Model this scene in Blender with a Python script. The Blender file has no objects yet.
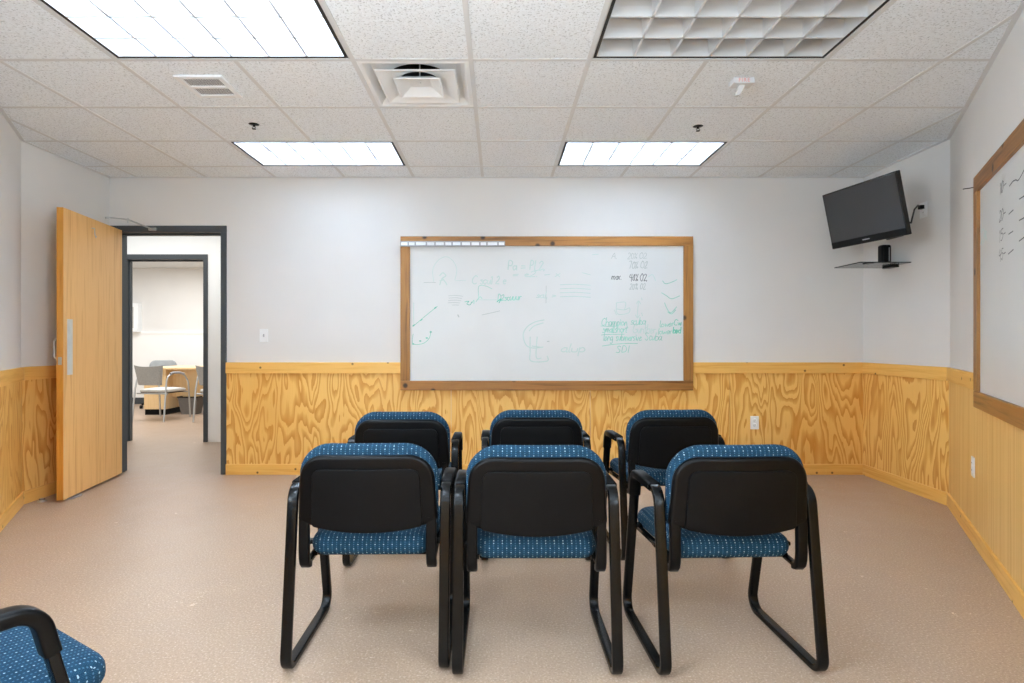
import bpy, math, random
from mathutils import Vector, Matrix
random.seed(7)
PI = math.pi
R = math.radians
sc = bpy.context.scene
COL = sc.collection

# ------------------------------------------------------------------ basics
CEIL = 2.607
CAMH = 1.167
BACK = 5.12
F, CX, CY = 583.0, 499.0, 341.5


class MB:
    """collects geometry for one mesh"""
    def __init__(s):
        s.v = []; s.f = []; s.sm = []

    def add(s, vs, fs, smooth=False):
        b = len(s.v)
        s.v += [tuple(v) for v in vs]
        for f in fs:
            s.f.append([b + i for i in f]); s.sm.append(smooth)

    def box(s, a, b, M=None):
        x0, y0, z0 = [min(a[i], b[i]) for i in range(3)]
        x1, y1, z1 = [max(a[i], b[i]) for i in range(3)]
        vs = [(x0, y0, z0), (x1, y0, z0), (x1, y1, z0), (x0, y1, z0), (x0, y0, z1), (x1, y0, z1), (x1, y1, z1), (x0, y1, z1)]
        if M: vs = [tuple(M @ Vector(v)) for v in vs]
        s.add(vs, [(0, 3, 2, 1), (4, 5, 6, 7), (0, 1, 5, 4), (1, 2, 6, 5), (2, 3, 7, 6), (3, 0, 4, 7)])

    def quad(s, *p):
        s.add(p, [tuple(range(len(p)))])

    def rings(s, rings, closed_ends=True, smooth=True, loop=False):
        n = len(rings[0]); m = len(rings)
        vs = [p for r in rings for p in r]
        fs = []
        for i in range(m if loop else m - 1):
            a = i * n; b = ((i + 1) % m) * n
            for j in range(n):
                k = (j + 1) % n
                fs.append((a + j, a + k, b + k, b + j))
        s.add(vs, fs, smooth)
        if closed_ends and not loop:
            s.add(rings[0], [tuple(reversed(range(n)))])
            s.add(rings[-1], [tuple(range(n))])

    def tube(s, pts, r, n=10, closed=False):
        """round tube through pts"""
        pts = [Vector(p) for p in pts]; m = len(pts); rg = []
        up = None
        for i in range(m):
            if closed: t = pts[(i + 1) % m] - pts[i - 1]
            elif i == 0: t = pts[1] - pts[0]
            elif i == m - 1: t = pts[-1] - pts[-2]
            else: t = (pts[i + 1] - pts[i]).normalized() + (pts[i] - pts[i - 1]).normalized()
            t.normalize()
            if up is None:
                up = Vector((0, 0, 1)) if abs(t.z) < .9 else Vector((1, 0, 0))
            a = (up - t * up.dot(t)).normalized(); b = t.cross(a); up = a
            rr = r[i] if isinstance(r, (list, tuple)) else r
            rg.append([tuple(pts[i] + a * math.cos(2 * PI * k / n) * rr + b * math.sin(2 * PI * k / n) * rr) for k in range(n)])
        s.rings(rg, not closed, True, closed)

    def lathe(s, prof, n=24, c=(0, 0, 0), smooth=True):
        rg = [[(c[0] + r * math.cos(2 * PI * k / n), c[1] + r * math.sin(2 * PI * k / n), c[2] + z) for k in range(n)] for r, z in prof]
        s.rings(rg, True, smooth)

    def build(s, name, mat, parent=None, loc=None, rotz=0, bevel=0, seg=2, autos=None):
        me = bpy.data.meshes.new(name)
        me.from_pydata(s.v, [], s.f)
        me.polygons.foreach_set('use_smooth', s.sm)
        import bmesh
        bm = bmesh.new(); bm.from_mesh(me)
        bmesh.ops.recalc_face_normals(bm, faces=bm.faces)
        bm.to_mesh(me); bm.free()
        me.materials.append(mat)
        o = bpy.data.objects.new(name, me); COL.objects.link(o)
        if parent is not None: o.parent = parent
        if loc is not None: o.location = loc
        if rotz: o.rotation_euler = (0, 0, rotz)
        if bevel:
            b = o.modifiers.new('b', 'BEVEL'); b.width = bevel; b.segments = seg; b.limit_method = 'ANGLE'; b.angle_limit = R(40)
        return o


def tag(o, label=None, cat=None, group=None, kind=None):
    if label: o['label'] = label
    if cat: o['category'] = cat
    if group: o['group'] = group
    if kind: o['kind'] = kind
    return o


def empty(name, loc, rz=0, label=None, cat=None, group=None, kind=None):
    o = bpy.data.objects.new(name, None); COL.objects.link(o)
    o.empty_display_size = .1
    o.location = loc; o.rotation_euler = (0, 0, rz)
    return tag(o, label, cat, group, kind)


def dup(root, loc, rz, label, group=None):
    r = root.copy(); COL.objects.link(r); r.location = loc; r.rotation_euler = (0, 0, rz)
    r['label'] = label
    if group: r['group'] = group
    for ch in list(root.children):
        c = ch.copy(); COL.objects.link(c); c.parent = r
        for g in list(ch.children):
            d = g.copy(); COL.objects.link(d); d.parent = c
    return r


def struct(o):
    o['kind'] = 'structure'
    return o


# ------------------------------------------------------------------ materials
def lin(c):
    return tuple(((x / 255) / 12.92 if x / 255 <= .04045 else ((x / 255 + .055) / 1.055) ** 2.4) for x in c) + (1,)


class NT:
    def __init__(s, name):
        s.m = bpy.data.materials.new(name); s.m.use_nodes = True
        s.t = s.m.node_tree; s.b = s.t.nodes['Principled BSDF']
        s._tc = None

    def node(s, typ, **kw):
        n = s.t.nodes.new(typ)
        for k, v in kw.items(): setattr(n, k, v)
        return n

    def link(s, a, b): s.t.links.new(a, b)

    def val(s, sock, v):
        if hasattr(v, 'is_output') or isinstance(v, bpy.types.NodeSocket): s.link(v, sock)
        else: sock.default_value = v

    def coord(s):
        if s._tc is None: s._tc = s.node('ShaderNodeTexCoord').outputs['Object']
        return s._tc

    def mp(s, scale=(1, 1, 1), vec=None, loc=(0, 0, 0)):
        n = s.node('ShaderNodeMapping'); n.inputs['Scale'].default_value = scale; n.inputs['Location'].default_value = loc
        s.link(vec or s.coord(), n.inputs['Vector']); return n.outputs[0]

    def noise(s, vec, scale, detail=2, rough=.5, dist=0, w=None):
        n = s.node('ShaderNodeTexNoise', noise_dimensions='4D' if w is not None else '3D')
        s.link(vec, n.inputs['Vector'])
        n.inputs['Scale'].default_value = scale; n.inputs['Detail'].default_value = detail
        n.inputs['Roughness'].default_value = rough; n.inputs['Distortion'].default_value = dist
        if w is not None: s.val(n.inputs['W'], w)
        return n.outputs['Fac']

    def math(s, op, a, b=0, c=0):
        n = s.node('ShaderNodeMath', operation=op)
        s.val(n.inputs[0], a); s.val(n.inputs[1], b); s.val(n.inputs[2], c)
        return n.outputs[0]

    def ramp(s, fac, stops, interp='LINEAR'):
        n = s.node('ShaderNodeValToRGB'); s.link(fac, n.inputs[0])
        cr = n.color_ramp; cr.interpolation = interp
        while len(cr.elements) < len(stops): cr.elements.new(.5)
        for e, (p, c) in zip(cr.elements, stops): e.position = p; e.color = c
        return n.outputs[0]

    def mix(s, fac, a, b, mode='MIX'):
        n = s.node('ShaderNodeMix', data_type='RGBA', blend_type=mode)
        s.val(n.inputs[0], fac); s.val(n.inputs[6], a); s.val(n.inputs[7], b)
        return n.outputs[2]

    def sep(s, vec):
        n = s.node('ShaderNodeSeparateXYZ'); s.link(vec, n.inputs[0]); return n.outputs

    def comb(s, x, y, z):
        n = s.node('ShaderNodeCombineXYZ')
        for i, v in enumerate((x, y, z)): s.val(n.inputs[i], v)
        return n.outputs[0]

    def rnd(s):
        return s.node('ShaderNodeObjectInfo').outputs['Random']

    def bump(s, h, strength=.2, dist=.01):
        n = s.node('ShaderNodeBump'); n.inputs['Strength'].default_value = strength; n.inputs['Distance'].default_value = dist
        s.link(h, n.inputs['Height']); s.link(n.outputs[0], s.b.inputs['Normal'])

    def out(s, color=None, rough=.5, metal=0, spec=.5):
        if color is not None: s.val(s.b.inputs['Base Color'], color)
        s.val(s.b.inputs['Roughness'], rough); s.val(s.b.inputs['Metallic'], metal)
        s.b.inputs['Specular IOR Level'].default_value = spec
        return s.m


def plain(name, c, rough=.5, metal=0, spec=.5, var=.06, scale=18):
    """a solid colour with a faint procedural mottle"""
    n = NT(name)
    f = n.noise(n.coord(), scale, 3)
    c = lin(c); lo = tuple(x * (1 - var) for x in c[:3]) + (1,); hi = tuple(min(1, x * (1 + var)) for x in c[:3]) + (1,)
    return n.out(n.ramp(f, [(.3, lo), (.7, hi)]), rough, metal, spec)


def emit(name, c, strength):
    n = NT(name)
    n.b.inputs['Emission Color'].default_value = lin(c); n.b.inputs['Emission Strength'].default_value = strength
    return n.out(lin(c), .5)


def plywood(name, light, dark, sx=2.6, sz=.62, rings=11, straight=False):
    n = NT(name); r = n.rnd()
    w = n.math('MULTIPLY', r, 37.0)
    v = n.mp((sx, 1, sz))
    f = n.noise(v, 1.25, 2.2, .5, .35, w)
    jag = n.noise(n.mp((90, 1, 3.0)), 1, 2, .6, 0, w)
    f2 = n.math('ADD', f, n.math('MULTIPLY', jag, .024))
    saw = n.math('FRACT', n.math('MULTIPLY', f2, rings))
    c = n.ramp(saw, [(.0, lin(light)), (.42, lin(light)), (.58, lin([(a * .55 + b * .45) for a, b in zip(light, dark)])), (.90, lin(dark)), (.965, lin(dark)), (1.0, lin(light))])
    grain = n.noise(n.mp((160, 1, 2.2)), 1, 3, .6, 0, w)
    c = n.mix(n.math('MULTIPLY', grain, .30), c, lin(tuple(x * .80 for x in dark)))
    blot = n.noise(n.mp((1.6, 1, 1.1)), 1, 2, .5, 0, w)
    c = n.mix(n.ramp(blot, [(.4, (0, 0, 0, 1)), (.75, (.45, .45, .45, 1))]), c, lin(dark))
    n.bump(grain, .05, .002)
    return n.out(c, .42, 0, .4)


def board(name, light, dark, axis='x', rough=.42, knots=True, kn=.018):
    """solid timber, grain along one axis"""
    n = NT(name); w = n.math('MULTIPLY', n.rnd(), 53.0)
    sc_ = {'x': (1.1, 14, 26), 'z': (26, 14, 1.1), 'y': (26, 1.1, 26)}[axis]
    f = n.noise(n.mp(sc_), 1.6, 3, .55, .6, w)
    c = n.ramp(f, [(.28, lin(dark)), (.52, lin(light)), (.8, lin([(a * .8 + b * .2) for a, b in zip(light, dark)]))])
    fine = n.noise(n.mp(tuple(x * 6 for x in sc_)), 1.2, 2, .6, 0, w)
    c = n.mix(n.math('MULTIPLY', fine, .25), c, lin(dark))
    if knots:
        o = n.sep(n.coord())
        vo = n.node('ShaderNodeTexVoronoi', voronoi_dimensions='2D'); vo.inputs['Scale'].default_value = 3.0
        n.link(n.comb(n.math('ADD', o[0], w), n.math('ADD', o[2], w), 0), vo.inputs['Vector'])
        k = n.ramp(vo.outputs['Distance'], [(0, (1, 1, 1, 1)), (kn, (1, 1, 1, 1)), (kn * 2.1, (0, 0, 0, 1))])
        c = n.mix(k, c, lin(tuple(x * .5 for x in dark)))
    return n.out(c, rough, 0, .4)


def ceiling_tile_mat():
    n = NT('ceiling_tile')
    a = n.noise(n.coord(), 95, 2, .65)
    b = n.noise(n.mp((1, 1, 1), loc=(3, 5, 0)), 46, 3, .65)
    specks = n.ramp(a, [(.0, (0, 0, 0, 1)), (.35, (0, 0, 0, 1)), (.44, (1, 1, 1, 1))])
    c = n.mix(specks, lin((190, 197, 203)), lin((236, 243, 249)))
    c = n.mix(n.ramp(b, [(.40, (.35, .35, .35, 1)), (.58, (0, 0, 0, 1))]), c, lin((218, 222, 225)))
    n.bump(a, .25, .004)
    return n.out(c, .95, 0, .1)


def floor_mat():
    n = NT('sealed_floor')
    big = n.noise(n.mp((1, .8, 1)), .9, 4, .6)
    mid = n.noise(n.mp((1, 1, 1), loc=(7, 3, 0)), 7, 4, .65)
    fine = n.noise(n.coord(), 120, 2, .7)
    c = n.ramp(big, [(.3, lin((164, 140, 118))), (.7, lin((178, 155, 133)))])
    c = n.mix(n.ramp(mid, [(.35, (.35, .35, .35, 1)), (.65, (0, 0, 0, 1))]), c, lin((158, 135, 118)))
    sp = n.ramp(fine, [(.34, (1, 1, 1, 1)), (.46, (0, 0, 0, 1))])
    c = n.mix(n.math('MULTIPLY', sp, .60), c, lin((132, 112, 99)))
    sp2 = n.ramp(fine, [(.56, (0, 0, 0, 1)), (.68, (1, 1, 1, 1))])
    c = n.mix(n.math('MULTIPLY', sp2, .60), c, lin((214, 194, 178)))
    sc2 = n.noise(n.mp((1, 1, 1), loc=(1, 9, 0)), 26, 4, .8, .8)
    patch = n.noise(n.mp((1, 1, 1), loc=(4.2, 1, 0)), 1.5, 2, .5)
    chips = n.math('MULTIPLY', n.ramp(sc2, [(.64, (0, 0, 0, 1)), (.67, (1, 1, 1, 1))]), n.ramp(patch, [(.52, (0, 0, 0, 1)), (.62, (1, 1, 1, 1))]))
    c = n.mix(n.math('MULTIPLY', chips, .65), c, lin((236, 216, 194)))
    n.bump(fine, .10, .002)
    rough = n.math('ADD', n.math('MULTIPLY', mid, .25), .30)
    return n.out(c, rough, 0, .42)


def fabric(name, axes):
    n = NT(name)
    o = n.sep(n.coord()); nn = n.sep(n.node('ShaderNodeTexCoord').outputs['Normal'])
    top = n.math('GREATER_THAN', n.math('ABSOLUTE', nn[2]), .62); side = n.math('GREATER_THAN', n.math('ABSOLUTE', nn[0]), .72)
    pick = lambda f, a, b: n.math('ADD', n.math('MULTIPLY', f, b), n.math('MULTIPLY', n.math('SUBTRACT', 1.0, f), a))
    u = pick(side, o[0], o[1]); v = pick(top, o[2], o[1])
    S = .0078
    fu = n.math('DIVIDE', u, S); fv = n.math('DIVIDE', v, S)
    du = n.math('SUBTRACT', n.math('FRACT', fu), .5); dv = n.math('SUBTRACT', n.math('FRACT', fv), .5)
    d = n.math('SQRT', n.math('ADD', n.math('MULTIPLY', du, du), n.math('MULTIPLY', dv, dv)))
    # dotted lines: every second row / column, staggered bright dots
    iu = n.math('FLOOR', fu); iv = n.math('FLOOR', fv)
    par = n.math('FLOORED_MODULO', n.math('ADD', iu, n.math('MULTIPLY', n.math('FLOORED_MODULO', n.math('DIVIDE', n.math('SUBTRACT', iv, n.math('FLOORED_MODULO', iv, 2.0)), 2.0), 2.0), 2.0)), 4.0)
    bright = n.math('MULTIPLY', n.math('LESS_THAN', par, .5), n.math('LESS_THAN', n.math('FLOORED_MODULO', iv, 2.0), .5))
    bd = n.math('MULTIPLY', n.math('LESS_THAN', d, .27), bright)
    even = n.math('LESS_THAN', n.math('FLOORED_MODULO', iu, 2.0), .5)
    sd = n.math('MULTIPLY', n.math('LESS_THAN', d, .27), even)
    weave = n.node('ShaderNodeTexChecker'); weave.inputs['Scale'].default_value = 1
    n.link(n.comb(n.math('MULTIPLY', u, 420), n.math('MULTIPLY', v, 420), .1), weave.inputs['Vector'])
    nz = n.noise(n.coord(), 60, 3, .7)
    c = n.mix(weave.outputs['Fac'], lin((16, 46, 66)), lin((28, 62, 84)))
    c = n.mix(n.ramp(nz, [(.35, (.5, .5, .5, 1)), (.6, (0, 0, 0, 1))]), c, lin((13, 38, 56)))
    c = n.mix(n.math('MULTIPLY', sd, .36), c, lin((90, 130, 152)))
    c = n.mix(n.math('MULTIPLY', bd, .42), c, lin((196, 214, 214)))
    n.bump(weave.outputs['Fac'], .15, .002)
    return n.out(c, .9, 0, .15)


M = {}
M['wall'] = plain('painted_wall', (217, 216, 214), .75, 0, .2, .012, 3)
M['white_wall'] = plain('white_painted_wall', (240, 240, 238), .7, 0, .2, .01, 3)
M['tile'] = ceiling_tile_mat()
M['grid'] = plain('grid_metal', (210, 213, 215), .5, 0, .3, .01)
M['floor'] = floor_mat()
M['ply'] = plywood('plywood_swirl', (238, 194, 114), (202, 140, 58), 3.4, .80, 18)
M['ply_straight'] = plywood('plywood_straight', (232, 192, 124), (214, 166, 92), sx=7, sz=.10, rings=9)
M['pine'] = board('pine_trim', (228, 180, 98), (208, 152, 68), 'x')
M['frame_h'] = board('stained_board', (160, 110, 54), (92, 56, 22), 'x', .4, True, .04)
M['frame_v'] = board('stained_board_upright', (158, 110, 54), (98, 60, 24), 'z', .4, True, .04)
M['board'] = plain('whiteboard_enamel', (214, 216, 215), .38, 0, .5, .02, 3)
M['slate'] = plain('slate_paint', (66, 71, 75), .4, 0, .4, .03)
M['door'] = board('oak_veneer', (232, 184, 118), (206, 150, 82), 'z', .33, False)
M['door_edge'] = board('oak_edge', (206, 142, 58), (166, 100, 30), 'z', .4, False)
M['steel'] = plain('brushed_steel', (190, 192, 192), .35, .9, .5, .05)
M['white_plastic'] = plain('white_plastic', (232, 235, 237), .4, 0, .5, .01)
M['dark_slot'] = plain('dark_slot', (40, 40, 42), .6)
M['black_plastic'] = plain('black_plastic', (5, 5, 6), .36, 0, .15, .12, 30)
M['black_panel'] = plain('black_panel', (6, 6, 7), .46, 0, .14, .2, 12)
M['black_metal'] = plain('black_metal', (4, 5, 6), .25, 0, .24, .1)
M['fabric_seat'] = fabric('blue_dotted_seat_fabric', 'XY')
M['fabric_back'] = fabric('blue_dotted_back_fabric', 'XZ')
M['lamp'] = emit('fluorescent_tube', (222, 238, 255), 45)
M['lamp_strong'] = emit('fluorescent_tube_new', (222, 238, 255), 45)  # tubes of the two unseen fixtures added as fill
M['lamp_off'] = plain('dead_fluorescent_tube', (220, 220, 216), .3)
M['louver'] = plain('louver_white', (208, 210, 212), .45, 0, .4, .01)
M['fix_edge'] = plain('fixture_black_edge', (18, 18, 18), .6)
M['screen'] = plain('tv_glass', (38, 39, 41), .28, 0, .5, .05, 3)
M['bezel'] = plain('tv_bezel', (17, 17, 18), .25)
M['grey_logo'] = plain('grey_mark', (150, 150, 152), .4)
M['green_ink'] = plain('green_marker', (150, 204, 190), .6, 0, .1, .15, 30)
M['green_ink_strong'] = plain('strong_green_marker', (112, 192, 170), .6, 0, .1, .15, 30)
M['green_ink_faint'] = plain('rubbed_green_marker', (192, 211, 206), .6, 0, .1, .05, 30)
M['black_ink'] = plain('black_marker', (112, 116, 118), .6, 0, .1, .2, 30)
M['grey_ink'] = plain('rubbed_grey_marker', (176, 184, 182), .6, 0, .1, .1, 30)
M['red_ink'] = plain('red_lettering', (214, 140, 130), .5)
M['maple'] = board('maple_laminate', (234, 204, 156), (222, 186, 134), 'z', .45, False)
M['mesh_grey'] = plain('grey_mesh', (158, 158, 155), .7, 0, .3, .1, 60)
M['pale_seat'] = plain('pale_grey_upholstery', (196, 194, 188), .85)
M['grey_back'] = plain('grey_upholstery', (150, 154, 156), .8)
M['bin'] = plain('bin_grey', (112, 108, 104), .6)
g = NT('shelf_glass')
g.b.inputs['Transmission Weight'].default_value = .82; g.b.inputs['IOR'].default_value = 1.3
M['glass'] = g.out(lin((120, 126, 126)), .12)

# ------------------------------------------------------------------ camera
cam = bpy.data.cameras.new('camera'); co = bpy.data.objects.new('camera', cam); COL.objects.link(co)
co.location = (0, 0, CAMH); co.rotation_euler = (PI / 2, 0, 0)
cam.sensor_width = 36; cam.lens = F / 1024 * 36
cam.shift_x = (512 - CX) / 1024; cam.shift_y = 0
cam.clip_start = .05
sc.camera = co


def px(x, y, Y):
    """the point at distance Y seen at a photo pixel"""
    return Vector(((x - CX) * Y / F, Y, CAMH - (y - CY) * Y / F))


def pw(x, y, Y=BACK):
    p = px(x, y, Y); return p.x, p.z


# ------------------------------------------------------------------ room shell
P = dict(bl=(-3.42, BACK), br=(3.20, BACK), rc=(3.20, 4.135), rt=(1.361, .95), rr=(1.361, -1.6), lr=(-1.93, -1.6), lt=(-1.93, 1.588), lc=(-3.42, 4.17))
TOP = 2.72
RAIL0, RAIL1, BASE1 = .888, .984, .093
DX0, DX1, DZ = -3.368, -2.44, 2.125          # door opening in the back wall


def wall_frame(a, b):
    """angle and length of a wall seen from inside, a -> b with the room on the right hand"""
    d = Vector((b[0] - a[0], b[1] - a[1])); return math.atan2(d.y, d.x), d.length


def wall(name, a, b, ext0=0, ext1=0, th=.12):
    rz, L = wall_frame(a, b)
    m = MB(); m.box((-ext0, 0, 0), (L + ext1, th, TOP))
    return struct(m.build(name, M['wall'], None, (a[0], a[1], 0), rz))


# local +Y of each wall points out of the room
wall('wall_right', P['br'], P['rc'], .12, .0)
wall('wall_right_angled', P['rc'], P['rt'], .0, .0)
WY0, WY1, WS0, WS1 = -1.25, .55, 1.0, 2.42      # unseen side windows, added to let in fill light


def side_wall(name, x0, x1, ya, yb, n):
    m = MB()
    m.box((x0, ya, 0), (x1, WY0, TOP)); m.box((x0, WY1, 0), (x1, yb, TOP)); m.box((x0, WY0, 0), (x1, WY1, WS0)); m.box((x0, WY0, WS1), (x1, WY1, TOP))
    struct(m.build(name, M['wall']))
    m = MB(); xa, xb = (x0 + .03, x1 - .03)
    for y in (WY0 + .025, (WY0 + WY1) / 2, WY1 - .025): m.box((xa, y - .025, WS0), (xb, y + .025, WS1))
    for z in (WS0 + .025, WS1 - .025): m.box((xa, WY0 + .05, z - .025), (xb, WY1 - .05, z + .025))
    struct(m.build('window_%d' % n, M['white_plastic']))  # frame of an added side opening


side_wall('wall_right_rear', P['rt'][0], P['rt'][0] + .12, -1.72, P['rt'][1], 2)
side_wall('wall_left_rear', P['lt'][0] - .12, P['lt'][0], -1.72, P['lt'][1], 3)
WX0, WX1, WZ0, WZ1 = -1.65, 1.06, 1.02, 2.42      # unseen rear-wall opening, added for fill light behind the camera
m = MB(); ry = -1.6
m.box((-1.93, ry - .12, 0), (WX0, ry, TOP)); m.box((WX1, ry - .12, 0), (1.361, ry, TOP)); m.box((WX0, ry - .12, 0), (WX1, ry, WZ0)); m.box((WX0, ry - .12, WZ1), (WX1, ry, TOP))
struct(m.build('wall_rear', M['wall']))
m = MB()
for x in (WX0 + .025, (WX0 + WX1) / 2, WX1 - .025): m.box((x - .025, ry - .09, WZ0), (x + .025, ry - .03, WZ1))
for z in (WZ0 + .025, WZ1 - .025): m.box((WX0 + .05, ry - .09, z - .025), (WX1 - .05, ry - .03, z + .025))
m.box((WX0 - .03, ry - .02, WZ0 - .03), (WX1 + .03, ry + .03, WZ0 - .005))
struct(m.build('window_1', M['white_plastic']))  # frame and sill of the added rear opening
wall('wall_left_angled', P['lt'], P['lc'])
wall('wall_left', P['lc'], P['bl'], 0, 0)
WT = .15
m = MB()
m.box((-3.56, BACK, 0), (DX0 - .01, BACK + WT, TOP)); m.box((DX1 + .01, BACK, 0), (3.32, BACK + WT, TOP))
m.box((DX0 - .01, BACK, DZ + .01), (DX1 + .01, BACK + WT, TOP))
struct(m.build('wall_back', M['wall']))

m = MB(); m.box((-8.2, -1.8, -.1), (3.5, 11.2, 0))
struct(m.build('floor', M['floor']))


def wainscot(suffix, a, b, mat, t0=0, t1=None, seams=(), rail_gap=None):
    rz, L = wall_frame(a, b)
    t1 = L if t1 is None else t1
    loc = (a[0], a[1], 0)
    m = MB()
    xs = [t0] + list(seams) + [t1]
    for i in range(len(xs) - 1):
        m.box((xs[i] + (.0015 if i else 0), -.008, BASE1 - .01), (xs[i + 1] - .0015, .0, RAIL0 + .01))
    struct(m.build('wall_%s_plywood' % suffix, mat, None, loc, rz))
    spans = [(t0, t1)] if not rail_gap else [(t0, rail_gap[0]), (rail_gap[1], t1)]
    m = MB()
    for s0, s1 in spans: m.box((s0, -.021, RAIL0), (s1, 0, RAIL1))
    global NTRIM
    NTRIM += 1
    struct(m.build('trim_%d' % NTRIM, M['pine'], None, loc, rz, .002))
    m = MB(); m.box((t0, -.020, 0), (t1, 0, BASE1))
    # nail heads
    struct(m.build('baseboard_%s' % suffix, M['pine'], None, loc, rz, .002))


NTRIM = 0
WBX0, WBX1 = pw(401, 0)[0], pw(692, 0)[0]
# back wall: a is its left end so that local x runs to the right
RX0 = -2.392
wainscot('back', (P['bl'][0], BACK), P['br'], M['ply'], RX0 - P['bl'][0], None, (3.0, 4.22, 5.44), (WBX0 - P['bl'][0] - .001, WBX1 - P['bl'][0] + .001))
wainscot('right', P['br'], P['rc'], M['ply'])
wainscot('right_angled', P['rc'], P['rt'], M['ply_straight'], 0, None, (1.22, 2.44), (1.010, 3.532))
wainscot('right_rear', P['rt'], P['rr'], M['ply_straight'])
wainscot('rear', P['rr'], P['lr'], M['ply'])
wainscot('left_rear', P['lr'], P['lt'], M['ply'])
wainscot('left_angled', P['lt'], P['lc'], M['ply'], 0, None, (1.76,))
wainscot('left', P['lc'], P['bl'], M['ply'])

# ------------------------------------------------------------------ ceiling
GX, GY, GS = -.144, 4.797, .6045
kx = [GX + GS * k for k in range(-6, 7)]
ky = [GY - GS * k for k in range(-1, 12)]
FIX = {(-3, 0): 'lit', (1, 0): 'lit', (-3, 3): 'lit', (1, 3): 'off', (-2, 6): 'lit', (-1, 8): 'lit'}  # last two are unseen fixtures, added for fill from behind
skip = set()
for (k, r) in FIX: skip |= {(k, r), (k + 1, r)}
skip.add((-1, 2))                                    # air diffuser
m = MB()
TZ = CEIL + .0012
for k in range(-6, 6):
    for r in range(-1, 11):
        if (k, r) in skip: continue
        x0, x1 = GX + GS * k, GX + GS * (k + 1); y1, y0 = GY - GS * r, GY - GS * (r + 1)
        if y1 > BACK + .1: y1 = BACK + .1
        m.box((x0, y0, TZ), (x1, y1, TZ + .015))
struct(m.build('ceiling', M['tile']))
m = MB()
for x in kx: m.box((x - .012, -1.75, CEIL - .001), (x + .012, BACK + .05, CEIL + .03))
fixcol = {}
for y in ky:
    if y > BACK: continue
    r = round((GY - y) / GS)
    for k in range(-6, 6):
        m.box((GX + GS * k + .012, y - .012, CEIL - .0005), (GX + GS * (k + 1) - .012, y + .012, CEIL + .03))
# the middle bar of each two-tile light is left out
grid = MB()
bars = []
for i in range(-6, 7):
    x = GX + GS * i
    segs = []
    y_top = BACK + .05
    cuts = sorted([(GY - GS * (r + 1) + .012, GY - GS * r - .012) for (k, r) in FIX if k + 1 == i], reverse=True)
    cur = y_top
    for (c0, c1) in cuts:
        grid.box((x - .012, c1, CEIL - .001), (x + .012, cur, CEIL + .03)); cur = c0
    grid.box((x - .012, -1.75, CEIL - .001), (x + .012, cur, CEIL + .03))
for y in ky:
    if y > BACK: continue
    for k in range(-6, 6):
        grid.box((GX + GS * k + .012, y - .012, CEIL - .0005), (GX + GS * (k + 1) - .012, y + .012, CEIL + .03))
o = grid.build('ceiling_grid', M['grid']); struct(o)
m = MB()
ring = ['bl', 'br', 'rc', 'rt', 'rr', 'lr', 'lt', 'lc']
for i in range(8):
    a, b = P[ring[i]], P[ring[(i + 1) % 8]]
    rz, L = wall_frame(a, b)
    T = Matrix.Translation((a[0], a[1], 0)) @ Matrix.Rotation(rz, 4, 'Z')
    m.box((0, -.022, CEIL - .004), (L, 0, CEIL + .01), T)
NTRIM += 1
struct(m.build('trim_%d' % NTRIM, M['grid']))


# ------------------------------------------------------------------ troffer lights
def troffer(k, r, lit, label, lamp='lamp'):
    cx = GX + GS * (k + 1); cy = GY - GS * (r + .5)
    t = empty('ceiling_light', (cx, cy, CEIL), 0, label, 'ceiling light', 'fluorescent ceiling lights')
    HX, HY = GS - .013, GS / 2 - .013
    m = MB()                                          # housing: open box
    H = .145
    m.box((-HX, -HY, H), (HX, HY, H + .01))
    for s in (-1, 1):
        m.box((s * HX, -HY, .004), (s * (HX - .006), HY, H)); m.box((-HX, s * HY, .004), (HX, s * (HY - .006), H))
    m.build('housing', M['louver'], t)
    m = MB()
    for s in (-1, 1):
        m.box((s * (HX - .006), -HY + .006, .001), (s * (HX - .020), HY - .006, .02)); m.box((-HX + .02, s * (HY - .006), .001), (HX - .02, s * (HY - .020), .02))
    m.build('edge_frame', M['fix_edge'], t)
    LX, LY = HX - .020, HY - .020
    m = MB()
    zt = .085

    def blade(along, c, w0, w1, lo, hi):
        prof = [(-w0, .002), (w0, .002), (w0 + (w1 - w0) * .28, zt * .55), (w1, zt), (-w1, zt), (-w0 - (w1 - w0) * .28, zt * .55)]
        rg = []
        for e in (lo, hi):
            rg.append([((e, c + a, z) if along == 'x' else (c + a, e, z)) for a, z in prof])
        m.rings(rg, True, False)
    for i in range(1, 3): blade('x', -LY + 2 * LY * i / 3, .0055, .017, -LX, LX)
    for i in range(1, 6): blade('y', -LX + 2 * LX * i / 6, .0055, .011, -LY, LY)
    for s in (-1, 1):
        m.box((-LX, s * LY, .002), (LX, s * (LY - .003), zt)); m.box((s * LX, -LY, .002), (s * (LX - .003), LY, zt))
    m.build('louver', M['louver'], t)
    for i in range(3):
        m = MB(); y = -LY + 2 * LY * (i + .5) / 3
        m.tube([(-LX + .01, y, .112), (LX - .01, y, .112)], .0135, 10)
        m.build('lamp_tube', M[lamp] if lit else M['lamp_off'], t)
    return t


LL = {(-3, 0): 'lit rectangular ceiling light above the back wall, left of the pair',
      (1, 0): 'lit rectangular ceiling light above the back wall, nearer the television',
      (-3, 3): 'large lit louvered ceiling light cut off by the top left of the photo',
      (1, 3): 'unlit louvered ceiling light with grey cells, top right',
      (-2, 6): 'lit ceiling light overhead of the camera position',
      (-1, 8): 'lit ceiling light behind the camera by the rear wall'}
for (k, r), st in FIX.items(): troffer(k, r, st == 'lit', LL[(k, r)], 'lamp_strong' if r > 4 else 'lamp')

# ------------------------------------------------------------------ air diffuser
t = empty('air_diffuser', (GX - GS / 2, GY - GS * 2.5, CEIL), 0, 'white square stepped air diffuser in the ceiling with a round dark duct opening', 'air vent')


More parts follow.
